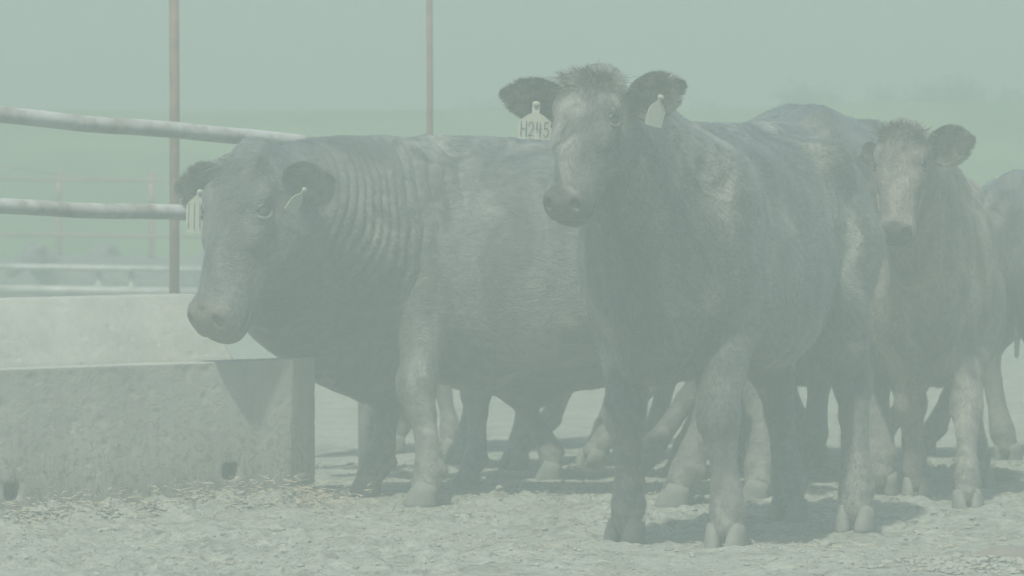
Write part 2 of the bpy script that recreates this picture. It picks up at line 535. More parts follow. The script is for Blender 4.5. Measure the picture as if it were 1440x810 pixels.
def clods():
    parts = []
    n = 9500
    Y = 17.0 + (rng.random(n) ** .8) * 6.0
    X = (rng.random(n) - .5) * .21 * Y
    r = .003 + .009 * rng.random(n) ** 3.6 + (rng.random(n) > .996) * .012
    # denser crumbs by the bunk, in the corner and in churned lines
    d = rng.random(n)
    k = d < .22
    t = rng.random(k.sum()) * 1.6
    oo = np.abs(rng.normal(0, .12, k.sum())); Y[k] = 20.08 - t * .64 - oo * .77; X[k] = -.80 - t * .77 + oo * .64
    k2 = (d > .22) & (d < .27)
    X[k2] = 1.42 + rng.normal(0, .12, k2.sum()); Y[k2] = 17.4 + rng.normal(0, .16, k2.sum()); r[k2] *= 1.5
    k3 = (d > .27) & (d < .36)
    X[k3] = -.3 + rng.random(k3.sum()) * 1.0; Y[k3] = 20.8 + rng.normal(0, .14, k3.sum())
    Z = height_at(X, Y); Z[k] += np.maximum(.075 - np.abs(oo - .06) * .5, 0) * .8
    for i in range(n):
        s = r[i] * (.6 + .8 * rng.random(3)) * np.array([1.2, 1, .7])
        v = ICO * s * (1 + .35 * (rng.random((12, 1)) - .5))
        a = rng.random() * 6.28; c, q = math.cos(a), math.sin(a)
        v = v @ np.array([[c, -q, 0], [q, c, 0], [0, 0, 1]])
        parts.append((v + (X[i], Y[i], Z[i] + r[i] * .25), ICF))
    V, F = merge(parts)
    m = simple_mat('dry_clod', (.10, .09, .07), .95, (.36, .36, .30), 9, 0, .2)
    tag(obj('dirt_clods', mesh_np('dirt_clods', V, F, False), m), 'small dry clods of dirt scattered over the pen floor', 'dirt clods', kind='stuff')
clods()

def straw():
    n = 5200
    Y = 17.0 + rng.random(n) * 5.0; X = (rng.random(n) - .5) * .2 * Y
    lift = np.zeros(n)
    k = rng.random(n) < .42
    t = rng.random(k.sum()) ** 1.2 * 1.4
    off = np.abs(rng.normal(0, .09, k.sum()))
    X[k] = -.78 - t * .77 + .64 * (off + .03); Y[k] = 20.10 - t * .64 - .77 * (off + .03); lift[k] = np.maximum(.12 - off * .7, 0) * rng.random(k.sum())
    k2 = rng.random(n) < .10
    X[k2] = -.70 + rng.normal(0, .10, k2.sum()); Y[k2] = 20.0 + rng.normal(0, .13, k2.sum()); lift[k2] = rng.random(k2.sum()) * .06
    P = np.stack([X, Y, height_at(X, Y) + .006 + lift], 1)
    a = rng.random(n) * 6.283
    D = np.stack([np.cos(a), np.sin(a), rng.normal(0, .2, n)], 1); D /= np.linalg.norm(D, axis=1)[:, None]
    Nn = np.tile([0, -.5, .9], (n, 1)) + rng.normal(0, .3, (n, 3)); Nn /= np.linalg.norm(Nn, axis=1)[:, None]
    V, F = ribbons(P, D, Nn, .015 + .05 * rng.random(n) ** 2, .0025 + .003 * rng.random(n), .08, 0.0, 1)
    m = simple_mat('dry_straw', (.33, .29, .20), .8, (.24, .2, .13), 9)
    tag(obj('straw', mesh_np('straw', V, F, False), m), 'trampled straw bits and spilled feed along the foot of the bunk', 'straw', kind='stuff')
straw()

def rock(name, c, size, label, cat, col):
    v = ICO3 * 1.0
    v = v * (1 + .5 * fbm(ICO3 + c[0], 1.6, 4)[:, None]) * size
    v[:, 2] = np.maximum(v[:, 2], -size[2] * .4)
    me = mesh_np(name, v, ICF3, True)
    o = obj(name, me, simple_mat(name + '_surface', col, .95, tuple(k * .6 for k in col), 30, .01, .2))
    o.location = (c[0], c[1], size[2] * .35)
    tag(o, label, cat)
g = ground_at(1407, 678)
rock('manure_lump', (g[0], g[1]), np.array([.05, .06, .035]), 'rounded dark lump of dried manure at the far right of the pen floor', 'manure lump', (.15, .13, .105))
g = ground_at(1418, 790)
rock('dirt_clump', (g[0], g[1]), np.array([.09, .09, .032]), 'low crumbly clump of churned dirt in the bottom right corner', 'dirt clump', (.20, .175, .14))
g = ground_at(1182, 786)
rock('dirt_clump', (g[0], g[1]), np.array([.022, .022, .016]), 'small dark crumb of dirt on open floor in front of the middle steer hooves', 'dirt clump', (.16, .14, .11))

# ------------------------------------------------------------------ concrete feed bunk
def bunk():
    A = np.array([.77, .64, 0]); A /= np.linalg.norm(A); Bv = np.array([-A[1], A[0], 0])
    corner = np.array([-.772, 20.12, 0])
    # local frame: u along the bunk (0 at the right end, negative to the left), w across, z up
    g = Grid((-3.3, -.08, -.04), (.30, 1.05, .80), .009)
    def fn(X, Y, Z):
        top = np.interp(Y.ravel(), [0, .12, .14, .22, .40, .585, .80, .94], [.528, .530, .49, .17, .17, .51, .738, .738]).astype(np.float32).reshape(Y.shape)
        batter = .018 * (1 - Z / .5)
        side = np.maximum(-(Y + batter), Y - .94)
        slope = np.where((Y > .12) & (Y < .16), 8, np.where((Y > .4) & (Y < .8), 1.15, .01))
        d = np.maximum(side, (Z - top) / np.sqrt(1 + slope ** 2))
        d = np.maximum(d, -Z - .03)
        # solid closing wall at the right end
        endw = np.maximum(np.maximum(side, Z - .530), np.maximum(-.14 - X, Y - .10))
        d = np.minimum(d, np.where(X > -.2, endw, 1))
        # the end is cut askew
        n = (.35, -.94)
        cut = X * .60 - Y * .8 * 0 + 0
        cut = (X - (.0 + .95 * Y * .0)) * .8 - .6 * Y
        d = np.maximum(d, np.minimum(cut, cut)) if False else np.maximum(np.maximum(d, X * .479 - Y * .878), X - .175)
        return d + 0 * X
    g.op((-3.25, -.03, -.03), (.3, .95, .74), fn, .012)
    # joints between the precast sections
    for u in (-1.12, -.86, -2.6):
        def jn(X, Y, Z, u=u): return np.maximum(np.abs(X - u) - .004, -(Z - (.16 if u > -2 else .0))) + 0 * Y
        g.op((u - .02, .1, .1), (u + .02, .95, .8), lambda X, Y, Z, u=u: np.maximum(np.abs(X - u) - .0035, .13 - Y) + 0 * Z, .012, True)
    # lifting slots low in the front wall
    for u, z in ((-1.215, .105), (-.285, .14)):
        g.op((u - .035, -.05, z - .03), (u + .035, .05, z + .03), lambda X, Y, Z, u=u, z=z: np.maximum(np.maximum(np.abs(X - u) - .03, np.abs(Z - z) - .026), np.abs(Y) - .05), .008, True)
    V, F = g.mesh()
    N = vnormals(V, F)
    V = V + N * (fbm(V, 7, 4)[:, None] * .002 + np.minimum(fbm(V + 3, 30, 2), -.22)[:, None] * .012)
    me = mesh_np('bunk', V, F)
    m, Nn, L, B = new_mat('weathered_concrete')
    oc, mp = objcoord(Nn, L, (7, 7, .7))
    st = noise(Nn, L, 3, 6, .65, mp, .4)
    base = ramp(Nn, L, noise(Nn, L, 3.0, 6, .6, oc), [(.3, (.22, .22, .19)), (.7, (.32, .32, .28))])
    base = mixc(Nn, L, .6, base, ramp(Nn, L, st, [(.3, (.8, .78, .74)), (.6, (1, 1, 1))]), 'MULTIPLY')
    sep = Nn.new('ShaderNodeSeparateXYZ'); L.new(oc, sep.inputs[0])
    # mud splashed up the foot of the wall
    z2 = mathn(Nn, L, 'ADD', sep.outputs[2], mathn(Nn, L, 'MULTIPLY', mathn(Nn, L, 'SUBTRACT', noise(Nn, L, 22, 6, .8, mp), .5), -.9))
    mr = Nn.new('ShaderNodeMapRange'); L.new(z2, mr.inputs[0]); mr.inputs[1].default_value = .24; mr.inputs[2].default_value = .06
    sp = ramp(Nn, L, noise(Nn, L, 36, 4, .65, oc, .5), [(.53, (0, 0, 0)), (.58, (1, 1, 1))])
    low = Nn.new('ShaderNodeMapRange'); L.new(sep.outputs[2], low.inputs[0]); low.inputs[1].default_value = .42; low.inputs[2].default_value = .05
    f = mathn(Nn, L, 'MAXIMUM', mathn(Nn, L, 'MULTIPLY', mr.outputs[0], .55), mathn(Nn, L, 'MULTIPLY', sp, mathn(Nn, L, 'MULTIPLY', low.outputs[0], 1.0)))
    base = mixc(Nn, L, f, base, (.12, .105, .075))
    L.new(base, B.inputs['Base Color'])
    B.inputs['Roughness'].default_value = .9; B.inputs['Specular IOR Level'].default_value = .25
    b1 = bump(Nn, L, noise(Nn, L, 60, 5, .6, oc), .45, .006, None)
    bump(Nn, L, sp, .3, .004, B, b1)
    o = obj('feed_bunk', me, m)
    o.location = tuple(corner); o.rotation_euler = (0, 0, math.atan2(A[1], A[0]))
    tag(o, 'long pale concrete feed bunk with mud splashed along its foot, below the bull head', 'feed bunk')
bunk()

# ------------------------------------------------------------------ pipe rails and fences
def pipe_mat(name, top, rust, scale=7):
    m, N, L, B = new_mat(name)
    oc, mp = objcoord(N, L, (1, 1, 1))
    geo = N.new('ShaderNodeTexNoise'); geo.inputs['Scale'].default_value = scale; geo.inputs['Detail'].default_value = 8
    geo.inputs['Roughness'].default_value = .7; L.new(oc, geo.inputs[0])
    col = ramp(N, L, geo.outputs[0], [(.42, top), (.62, rust)])
    L.new(col, B.inputs['Base Color']); B.inputs['Roughness'].default_value = .55; B.inputs['Metallic'].default_value = .15
    bump(N, L, geo.outputs[0], .4, .004, B)
    return m
M_rail = pipe_mat('chalky_grey_pipe', (.36, .36, .34), (.17, .14, .11))
M_rust = pipe_mat('rusty_tan_pipe', (.24, .13, .085), (.13, .065, .04))
M_white = pipe_mat('pale_painted_pipe', (.42, .42, .40), (.26, .24, .2))
P0 = np.array([-2.33, 20.52]); A2 = np.array([.77, .64])
def rail_pt(t, z): return (*(P0 + A2 * t), z)
def rail_path(zf, t0, t1, n=26, wob=.003):
    return [rail_pt(t, zf(t) + wob * math.sin(t * 5.1) + wob * .6 * math.sin(t * 11)) for t in np.linspace(t0, t1, n)]
z_up = lambda t: 1.393 + (1.291 - 1.393) * (t - .58) / 1.35
z_lo = lambda t: 1.057 + (1.020 - 1.057) * (t - .58) / .9
fr = empty('pipe_fence', rail_pt(.58, 0))
def to_local(path, o): return [tuple(np.array(p) - np.array(o)) for p in path]
obj('top_rail', tube_mesh('top_rail', to_local(rail_path(z_up, -1.2, 2.35), fr.location), .031, 20), M_rail, fr)
obj('lower_rail', tube_mesh('lower_rail', to_local(rail_path(z_lo, -1.2, 2.35), fr.location), .029, 20), M_rail, fr)
for t, zt in ((-1.1, 1.6), (2.3, 1.25)):
    obj('post', tube_mesh('post', to_local([rail_pt(t, -.2), rail_pt(t, zt)], fr.location), .037, 16), M_rail, fr)
tag(fr, 'thick chalky grey pipe rails sagging above the feed bunk behind the bull head', 'pipe fence')

def tall_post(x, Y, r, label):
    base = px(x, 170, Y); o = empty('steel_post', (base[0], base[1], 0))
    obj('shaft', tube_mesh('shaft', [(0, 0, -.3), (.004, 0, 1.5), (-.004, 0, 3.05)], r, 14), M_rust, o)
    # welded cap and a chain bracket above the frame keep it a real pipe
    obj('cap', tube_mesh('cap', [(-.004, 0, 3.05), (-.004, 0, 3.075), (-.004, 0, 3.082)], [r * 1.12, r * 1.12, r * .6], 14), M_rust, o)
    tag(o, label, 'post', 'tall rusty posts behind the pen')
tall_post(244.5, 25.0, .0225, 'tall rusty tan steel post standing behind the pipe rails, left of the bull head')
tall_post(603.5, 26.5, .0155, 'tall thin rusty steel post rising behind the middle of the bull back')

# far pen fence
ff = empty('wire_fence', tuple(px(83, 170, 40) * [1, 1, 0]))
def far_line(name, pts, r, m, parent):
    return obj(name, tube_mesh(name, to_local(pts, parent.location), r, 8), m, parent)
def P(x, y, Y): return tuple(px(x, y, Y))
for x, yt in ((-75, 238), (83, 240), (213, 243), (352, 245)):
    q = px(x, yt, 40)
    far_line('post', [(q[0], q[1], -.2), (q[0], q[1], q[2])], .023, M_rust, ff)
far_line('rail', [P(-90, 250, 39.9), P(83, 253, 39.9), P(213, 254, 39.9), P(360, 257, 39.9)], .011, M_rust, ff)
far_line('rail', [P(-90, 331, 39.9), P(83, 330, 39.9), P(213, 333, 39.9), P(360, 334, 39.9)], .013, M_rust, ff)
far_line('wire', [P(-90, 226, 39.9), P(0, 233, 39.9), P(83, 245, 39.9)], .006, M_rust, ff)
far_line('wire', [P(83, 246, 39.9), P(150, 251, 39.9), P(213, 254, 39.9)], .006, M_rust, ff)
tag(ff, 'thin rusty fence of posts, rails and slack wire far behind the feed bunk', 'fence')
wf = empty('pipe_gate', tuple(px(120, 170, 36) * [1, 1, 0]))
for y in (377, 409):
    far_line('rail', [P(-60 if y > 400 else -60, y - 3, 36), P(120, y, 36), P(330, y + 3, 36)], .03 if y > 400 else .02, M_white, wf)
for x in (-30, 138, 184, 300):
    q = px(x, 375, 36); far_line('post', [(q[0], q[1] + .04, -.1), (q[0], q[1] + .04, q[2])], .022, M_white, wf)
tag(wf, 'low pale painted pipe rails in the far pen, between the bunk and the resting cattle', 'gate')

# ------------------------------------------------------------------ cattle
TORSO = [(-.93, .05, 1.19, 1.02), (-.88, .14, 1.26, .92), (-.78, .22, 1.315, .80), (-.62, .275, 1.345, .70), (-.45, .29, 1.345, .62), (-.2, .315, 1.325, .545),
         (.08, .315, 1.325, .525), (.32, .29, 1.345, .53), (.48, .255, 1.345, .54), (.60, .22, 1.30, .56), (.70, .15, 1.2, .60), (.78, .06, 1.0, .68)]

def ear_mesh(base, d, nrm_dir, length, width, cup=.35):
    d = nrm(d); n = np.asarray(nrm_dir, dtype=float); n = nrm(n - d * n.dot(d)); s = np.cross(d, n)
    nu, nv = 16, 13
    V = []; 
    for side in (1, -1):
        for i in range(nu):
            t = i / (nu - 1)
            prof = (.34 + .66 * math.sin(min(t * 1.5, 1) * math.pi / 2)) if t < .62 else max(1 - ((t - .55) / .45) ** 2.2, 0) ** .62
            if t < .62: prof = .26 + .74 * (1 - (1 - min(t / .55, 1)) ** 2)
            hw = max(width * .5 * prof, .004)
            cp = cup * (1.4 - 1.0 * t)
            for j in range(nv):
                v = (j / (nv - 1)) * 2 - 1
                a = v * (1.0 + .9 * (1 - t) * cup * 2)
                x = hw * math.sin(a * .95) / math.sin(.95) if abs(a) < 1.6 else hw * v
                y = -hw * cp * (math.cos(a * 1.2) ) + .02 * t * t
                th = .006 * (1 - v * v) + .0015
                V.append(np.asarray(base) + d * (t * length) + s * x + n * (y + side * th))
    V = np.array(V); F = []
    o = nu * nv
    for i in range(nu - 1):
        for j in range(nv - 1):
            a = i * nv + j
            F.append((a, a + 1, a + nv + 1, a + nv)); F.append((o + a, o + a + nv, o + a + nv + 1, o + a + 1))
        a = i * nv; F.append((a, a + nv, o + a + nv, o + a)); a = i * nv + nv - 1; F.append((a, o + a, o + a + nv, a + nv))
    for j in range(nv - 1):
        a = (nu - 1) * nv + j; F.append((a, a + 1, o + a + 1, o + a)); F.append((j, o + j, o + j + 1, j + 1))
    return V, np.array(F), d, n, s

def hoof_mesh(yaw, size=1.0):
    parts = []
    for sy in (-1, 1):
        rings = []
        seg = 16
        for z, hl, hw, ox, in_ in ((-.004, .054, .030, .006, .9), (.012, .053, .030, .005, .9), (.035, .047, .029, .000, .85), (.06, .041, .027, -.008, .85), (.084, .034, .022, -.016, .8)):
            ring = []
            for j in range(seg):
                an = 2 * math.pi * j / seg
                x = math.copysign(abs(math.cos(an)) ** .8, math.cos(an)) * hl + ox
                y = math.sin(an) * hw
                if y * sy < 0: y *= .75
                y += sy * (.033 - .012 * max(x, 0) / .07)
                zz = z - (.018 * (1 - (x - ox + hl) / (2 * hl)) if z > .05 else 0)
                ring.append((x, y, zz))
            rings.append(ring)
        V = np.array(rings).reshape(-1, 3) * size; F = []
        for i in range(len(rings) - 1):
            for j in range(seg):
                a = i * seg + j; b = i * seg + (j + 1) % seg; F.append((a, b, b + seg, a + seg))
        top = (len(rings) - 1) * seg
        V = np.concatenate([V, [V[top:].mean(0) + (0, 0, .004), V[:seg].mean(0)]])
        nV = len(V)
        for j in range(seg):
            F.append((top + j, top + (j + 1) % seg, nV - 2, nV - 2)); F.append((j, nV - 1, nV - 1, (j + 1) % seg))
        parts.append((V, np.array(F)))
    V, F = merge(parts)
    c, s = math.cos(yaw), math.sin(yaw)
    V = V @ np.array([[c, s, 0], [-s, c, 0], [0, 0, 1]])
    me = bpy.data.meshes.new('hoof')
    me.from_pydata([tuple(v) for v in V], [], [tuple(dict.fromkeys(map(int, f))) for f in F])
    me.polygons.foreach_set('use_smooth', [True] * len(me.polygons)); me.update()
    return me

def cow(name, label, shoulder, hip, mat, cell=.007, s=1.0, feet=None, head=None, depth=0.0, width=1.0, topz=0.0,
        fur=0, furlen=.02, earcol=None, ears=None, nose=None, wrinkles=False, tuft=0, tuftrise=1.0, neck_r=(.235, .15), face=True, tail=True, sheath=False, extra=(), hoofs=True, cat='steer', group='black cattle standing in the pen', neck_mid=None, brow=1.0):
    sh = np.array([*shoulder, 0.0]); hp = np.array([*hip, 0.0])
    f = nrm(sh - hp)
    mid = (sh * .5 + hp * .5)
    # torso's own x positions: shoulder at +.45s, hip at -.62s
    origin = sh - f * .45 * s
    ang = math.atan2(f[1], f[0])
    root = empty(name, (origin[0], origin[1], 0), ang)
    tag(root, label, cat, group)
    R = np.array([[math.cos(ang), math.sin(ang), 0], [-math.sin(ang), math.cos(ang), 0], [0, 0, 1]])
    def w2l(p): return R @ (np.asarray(p, dtype=float) - np.array([origin[0], origin[1], 0]))
    def d2l(d): return R @ np.asarray(d, dtype=float)
    # head frame
    HS = head['size'] / .5
    yaw, pitch, roll = [math.radians(head.get(k, 0)) for k in ('yaw', 'pitch', 'roll')]
    h = np.array([-math.sin(yaw), -math.cos(yaw), 0]); up = np.array([0, 0, 1.0])
    U = nrm(h * math.cos(pitch) - up * math.sin(pitch)); Vv = nrm(h * math.sin(pitch) + up * math.cos(pitch))
    Wv = np.cross(Vv, U) * 1.0
    Wv = np.cross(up, h)                       # the animal's left
    c, q = math.cos(roll), math.sin(roll)
    Wr = Wv * c + U * 0 + np.cross(Vv, Wv) * 0
    # roll about the line of sight (world Y): tilts the whole face in the picture
    def rl(v): return np.array([v[0] * c - v[2] * q, v[1], v[0] * q + v[2] * c])
    U, Vv, Wv = rl(U), rl(Vv), rl(Wv)
    U, Vv, Wv = d2l(U), d2l(Vv), d2l(Wv)
    H0 = w2l(head['poll'])
    HP = lambda t, a, v: H0 + (U * t + Wv * a + Vv * v) * HS
    # bounds
    pts = [H0, HP(.56, 0, 0), HP(.2, .2, 0), HP(.2, -.2, 0), np.array([-1.05 * s, 0, 0]), np.array([.8 * s, 0, 0])]
    if feet:
        pts += [w2l((*p, 0)) for p in feet]
    pts = np.array(pts)
    lo = pts.min(0) - .20; hi = pts.max(0) + .20
    lo[1] = min(lo[1], -.40 * s * width); hi[1] = max(hi[1], .40 * s * width)
    lo[2] = .03; hi[2] = max(1.42 * s + topz, H0[2] + .12)
    G = Grid(lo, hi, cell)
    st = [(x * s, hw * s * width, tz * s + topz, (bz - depth) * s) for x, hw, tz, bz in TORSO]
    E = np.eye(3)
    G.loft((0, 0, 0), E[0], E[1], E[2], st, .05, 2.35, .10)
    # hook and pin bones, loin, shoulder blades
    for sy in (-1, 1):
        G.ell((-.50 * s, sy * .225 * s * width, 1.235 * s + topz), (.09 * s, .06 * s, .07 * s), .09)
        G.ell((-.84 * s, sy * .10 * s * width, 1.17 * s + topz), (.07 * s, .05 * s, .06 * s), .08)
        G.ell((.40 * s, sy * .20 * s * width, .98 * s), (.17 * s, .10 * s, .30 * s), .09)
        G.ell((-.68 * s, sy * .15 * s * width, .95 * s), (.22 * s, .15 * s, .28 * s), .09)
        G.ell((.02 * s, sy * .22 * s * width, .80 * s), (.34 * s, .13 * s, .24 * s), .1)
    G.cone((.35 * s, 0, 1.31 * s + topz), (-.75 * s, 0, 1.30 * s + topz), .045 * s, .045 * s, .07)
    G.cone((.55 * s, 0, .62 * s), (.15 * s, 0, .56 * s - depth * s), .09 * s, .09 * s, .1)
    # legs
    hoof_pts = []
    for i in range(4):
        front = i < 2; sy = 1 if i % 2 == 0 else -1          # left, right
        if feet: ft = w2l((*feet[i], 0))
        else: ft = np.array([(.42 if front else -.68) * s, sy * .18 * s, 0])
        if front:
            nodes = [(.40, .17, .92, .135), (.36, .175, .72, .105), (.385, .165, .60, .078), (.43, .16, .435, .058), (.435, .16, .395, .056), (.425, .16, .33, .042), (.42, .16, .19, .039), (.425, .16, .135, .048), (.45, .16, .075, .045)]
            top = .70; refx = .45; refy = .16
        else:
            nodes = [(-.62, .16, .95, .19), (-.50, .19, .76, .15), (-.60, .18, .62, .098), (-.73, .17, .51, .064), (-.745, .165, .46, .056), (-.725, .165, .38, .045), (-.69, .165, .20, .043), (-.675, .165, .14, .052), (-.645, .165, .075, .047)]
            top = .76; refx = -.645; refy = .165
        dx = ft[0] - .02 - refx * s; dy = ft[1] - sy * refy * s * 1.0
        P_, r_ = [], []
        for (x, y, z, r) in nodes:
            k = max(0, (top - z) / (top - .075)); k = k ** .9
            P_.append(np.array([x * s + dx * k, sy * y * s * (width * (1 - k) + k) + dy * k, z * s]))
            r_.append(r * s * 1.04)
        G.chain(P_, r_, .028 * s if True else 0)
        # joint bones, tendons, dewclaws
        if front:
            G.ell(P_[3] + (.014 * s, 0, 0), (.058 * s, .062 * s, .07 * s), .03)
            G.cone(P_[2] + (-.03 * s, 0, .10 * s), P_[3] + (-.03 * s, 0, .02), .062 * s, .03 * s, .05)
        else:
            G.cone(P_[2] + (-.07 * s, 0, .05 * s), P_[3] + (-.035 * s, 0, .02 * s), .035 * s, .032 * s, .05)
            G.ell(P_[3] + (-.04 * s, 0, .02 * s), (.035 * s, .034 * s, .05 * s), .03)
        for q2 in (-1, 1):
            G.ell(P_[7] + (-.05 * s, q2 * .022 * s, -.005 * s), (.018 * s, .013 * s, .02 * s), .012)
        toe = P_[8]
        hoof_pts.append((toe, ft))
    # neck: crest and throat
    nb_t = HP(.05, 0, -.13); nb_b = HP(.16, 0, -.175)
    s0 = np.array([.42 * s, 0, 1.34 * s + topz - neck_r[0] * s * .88]); s1 = np.array([.50 * s, 0, .86 * s])
    m0 = s0 * .5 + nb_t * .5 + np.array([0, 0, .035]); m1 = s1 * .5 + nb_b * .5 + np.array([0, 0, -.01])
    if neck_mid is not None:
        m0 = m0 + neck_mid; m1 = m1 + neck_mid
    R0, R1 = neck_r[0] * s, neck_r[1] * HS * .5 / .5
    def bez(a, b, c_, n=5): return [a * (1 - t) ** 2 + 2 * b * t * (1 - t) + c_ * t * t for t in np.linspace(0, 1, n)]
    G.chain(bez(s0, m0 * 1.0 + (m0 - (s0 + nb_t) / 2) * .5, nb_t), np.linspace(R0 * .88, R1 * .72, 5), .06)
    G.chain(bez(s1, m1, nb_b), np.linspace(R0 * .95, R1 * .66, 5), .06)
    G.chain(bez(s0 * .5 + s1 * .5, (m0 + m1) / 2, nb_t * .5 + nb_b * .5), np.linspace(R0 * 1.02, R1 * .8, 5), .06)
    G.chain([HP(.22, 0, -.19), m1 + (0, 0, -R0 * .55), np.array([.62 * s, 0, .62 * s])], [.03, .045 * s, .07 * s], .08)
    # head
    hst = [(-.035, .05, .025, -.07), (.0, .088, .045, -.11), (.05, .115, .055, -.15), (.13, .122, .060, -.19), (.19, .118, .058, -.205), (.26, .094, .050, -.195), (.34, .080, .040, -.155), (.42, .076, .032, -.130), (.47, .084, .030, -.122), (.505, .084, .024, -.115), (.528, .074, .010, -.105), (.545, .050, -.012, -.085)]
    hst = [(a * HS, b * HS * head.get('w', 1), c_ * HS, d_ * HS) for a, b, c_, d_ in hst]
    G.loft(H0, U, Wv, Vv, hst, .03, 2.5, -.04, smooth=1)
    RH = np.array([U, Wv, Vv])
    def E_(t, a, v, r, k=.03, sub=False): G.ell(HP(t, a, v), np.array(r) * HS, k * HS, sub, RH)
    E_(-.005, 0, -.01, (.055, .075, .06), .05)                        # poll
    for sy in (-1, 1):
        E_(.135, sy * .092, .032, (.05, .036, .030), .035)            # brow
        E_(.178, sy * .126, .004, (.032, .020, .034), .02, True)      # eye socket
        E_(.225, sy * .088, .0, (.06, .026, .03), .04)                # cheekbone
        E_(.20, sy * .084, -.125, (.095, .040, .080), .03)              # jaw muscle
        E_(.33, sy * .058, -.07, (.10, .022, .05), .04)
        E_(.487, sy * .040, .002, (.040, .034, .030), .03)            # nostril wing
    E_(.33, 0, .034, (.14, .034, .022), .04)                          # nasal bridge
    E_(.10, 0, .050, (.10, .055, .020), .04)                          # forehead
    E_(.500, 0, -.100, (.042, .052, .030), .022)                       # lower lip and chin
    E_(.44, 0, -.115, (.06, .05, .025), .03)
    for sy in (-1, 1): E_(.485, sy * .066, -.066, (.045, .030, .0055), .010, True)   # corners of the mouth
    E_(.545, 0, -.066, (.02, .05, .005), .008, True)
    for sy in (-1, 1):
        G.ell(HP(.516, sy * .052, .008), np.array([.024, .0135, .019]) * HS, .010, True, np.array([nrm(U * .8 + Wv * sy * .5), nrm(np.cross(Vv, U * .8 + Wv * sy * .5)), Vv]))
    for pa, pb, ra, rb in extra: G.cone(w2l(pa), w2l(pb), ra, rb, .09)
    # tail
    if tail:
        tp = [np.array([-.90, 0, 1.24]), np.array([-.965, .01, 1.17]), np.array([-.985, .02, .95]), np.array([-.97, .03, .7]), np.array([-.965, .03, .52])]
        G.chain([p * s + (0, 0, topz) for p in tp], [.045 * s, .03 * s, .022 * s, .02 * s, .018 * s], .02)
    if sheath:
        G.cone((-.10 * s, 0, .57 * s - depth * s), (-.02 * s, 0, .47 * s - depth * s), .06, .018, .06)
    V, F = G.mesh()
    Nn = vnormals(V, F)
    V = V + Nn * (fbm(V, 5, 3)[:, None] * .008)
    if wrinkles:
        # folds of the neck skin: rings along the neck axis
        ax0 = (s0 + s1) / 2; ax1 = (nb_t + nb_b) / 2; axis = ax1 - ax0; Lx = np.linalg.norm(axis); axis = axis / Lx
        t = (V - ax0) @ axis / Lx
        hd = (V - H0) @ U / HS
        wv = t * Lx * 1.0 + .10 * vnoise(V, 2.6) * 2 + .045 * vnoise(V, 6) + .02 * vnoise(V, 13)
        fold = np.abs(np.sin(wv * math.pi / .047)) ** .7
        msk = np.clip((t + .12) / .3, 0, 1) * np.clip((1.0 - t) / .22, 0, 1) * np.clip(((V - HP(.1, 0, -.13)) ** 2).sum(1) ** .5 / .12 - 1.1, 0, 1)
        msk *= np.clip((V[:, 2] - .62) / .2, 0, 1) * np.clip(-.25 + 2.3 * (vnoise(V, 4.3) + .5), .05, 1.25)
        V = V - Nn * ((1 - fold) * .017 * msk)[:, None]
    V = V.astype(np.float32)
    cen = V[F].mean(1) - H0
    tt = cen @ U / HS; aa = cen @ Wv / HS; vv = cen @ Vv / HS
    nz = vnoise(V[F[:, 0]], 30) * .02
    muz = (tt > .468 + nz) & (np.abs(aa) < .078) & (vv > -.048) & (tt < .6) & (tt + .5 * np.maximum(vv, 0) > .485 + nz)
    chin = (tt > .52 + nz) & (vv <= -.062) & (vv > -.085) & (np.abs(aa) < .05) & (tt < .6)
    mi = (muz | chin).astype(int)
    me = mesh_np('body', V, F, True, mi)
    body = obj('body', me, [mat, nose or M_nose], root)
    # hooves
    if hoofs:
        for i, (toe, ft) in enumerate(hoof_pts):
            yawh = (.12 if i % 2 == 0 else -.12) + (feet_yaw[i] if False else 0)
            ho = obj('hoof', hoof_mesh(yawh, 1.08 * s), M_hoof, root)
            ho.location = (toe[0] + .012 * s, toe[1], 0.004)
    # eyes
    if face:
        for sy in (-1, 1):
            c0 = HP(.178, sy * .1020, .013)
            v_, f_ = ICO3 * .0280 * HS, ICF3
            e = obj('eye', mesh_np('eye', v_ + c0, f_), M_eye, root)
            # lids: two arcs hugging the ball
            out = nrm(Wv * sy * .86 + Vv * .5)
            along = nrm(U * .45 + Vv * .7); along = nrm(along - out * along.dot(out)); updir = nrm(np.cross(along, out)); 
            if updir.dot(-U) < 0: updir = -updir
            for sg, op, ml in ((1, .70, M_eyelid), (-1, .88, M_lid_low)):
                path = []
                for a in np.linspace(-1.25, 1.25, 9):
                    el_ = sg * op * math.cos(a * 1.15)
                    dirv = nrm(out * math.cos(a) * math.cos(el_) + along * math.sin(a) + updir * math.sin(el_) * math.cos(a * .8))
                    path.append(c0 + dirv * .0285 * HS)
                obj('eyelid', tube_mesh('eyelid', path, list(np.array([.3, .7, 1, 1.1, 1.1, 1.1, 1, .7, .3]) * .0070 * HS), 8), ml, e)
            if sy * 1 and brow:
                pass
    # ears
    ear_info = []
    for sy in (1, -1):
        ed = d2l(ears[0 if sy == 1 else 1]['d']); en = d2l(ears[0 if sy == 1 else 1].get('n', (0, -1, -.25)))
        L_ = ears[0 if sy == 1 else 1].get('len', .20) * HS
        base = HP(.085, sy * .100, -.050)
        ve, fe, d_, n_, s_ = ear_mesh(base - nrm(ed) * .015, ed, en, L_, ears[0 if sy == 1 else 1].get('w', .115) * HS, ears[0 if sy == 1 else 1].get('cup', .42))
        e = obj('ear', mesh_np('ear', ve, fe), earcol or mat, root)
        ear_info.append((base, d_, n_, s_, L_, e))
        # fringe of hair round the rim and in the cup
        nu, nv = 16, 13
        k = 3600 if fur > 20000 else 300
        Pr, Dr, Nr, Lr = [], [], [], []
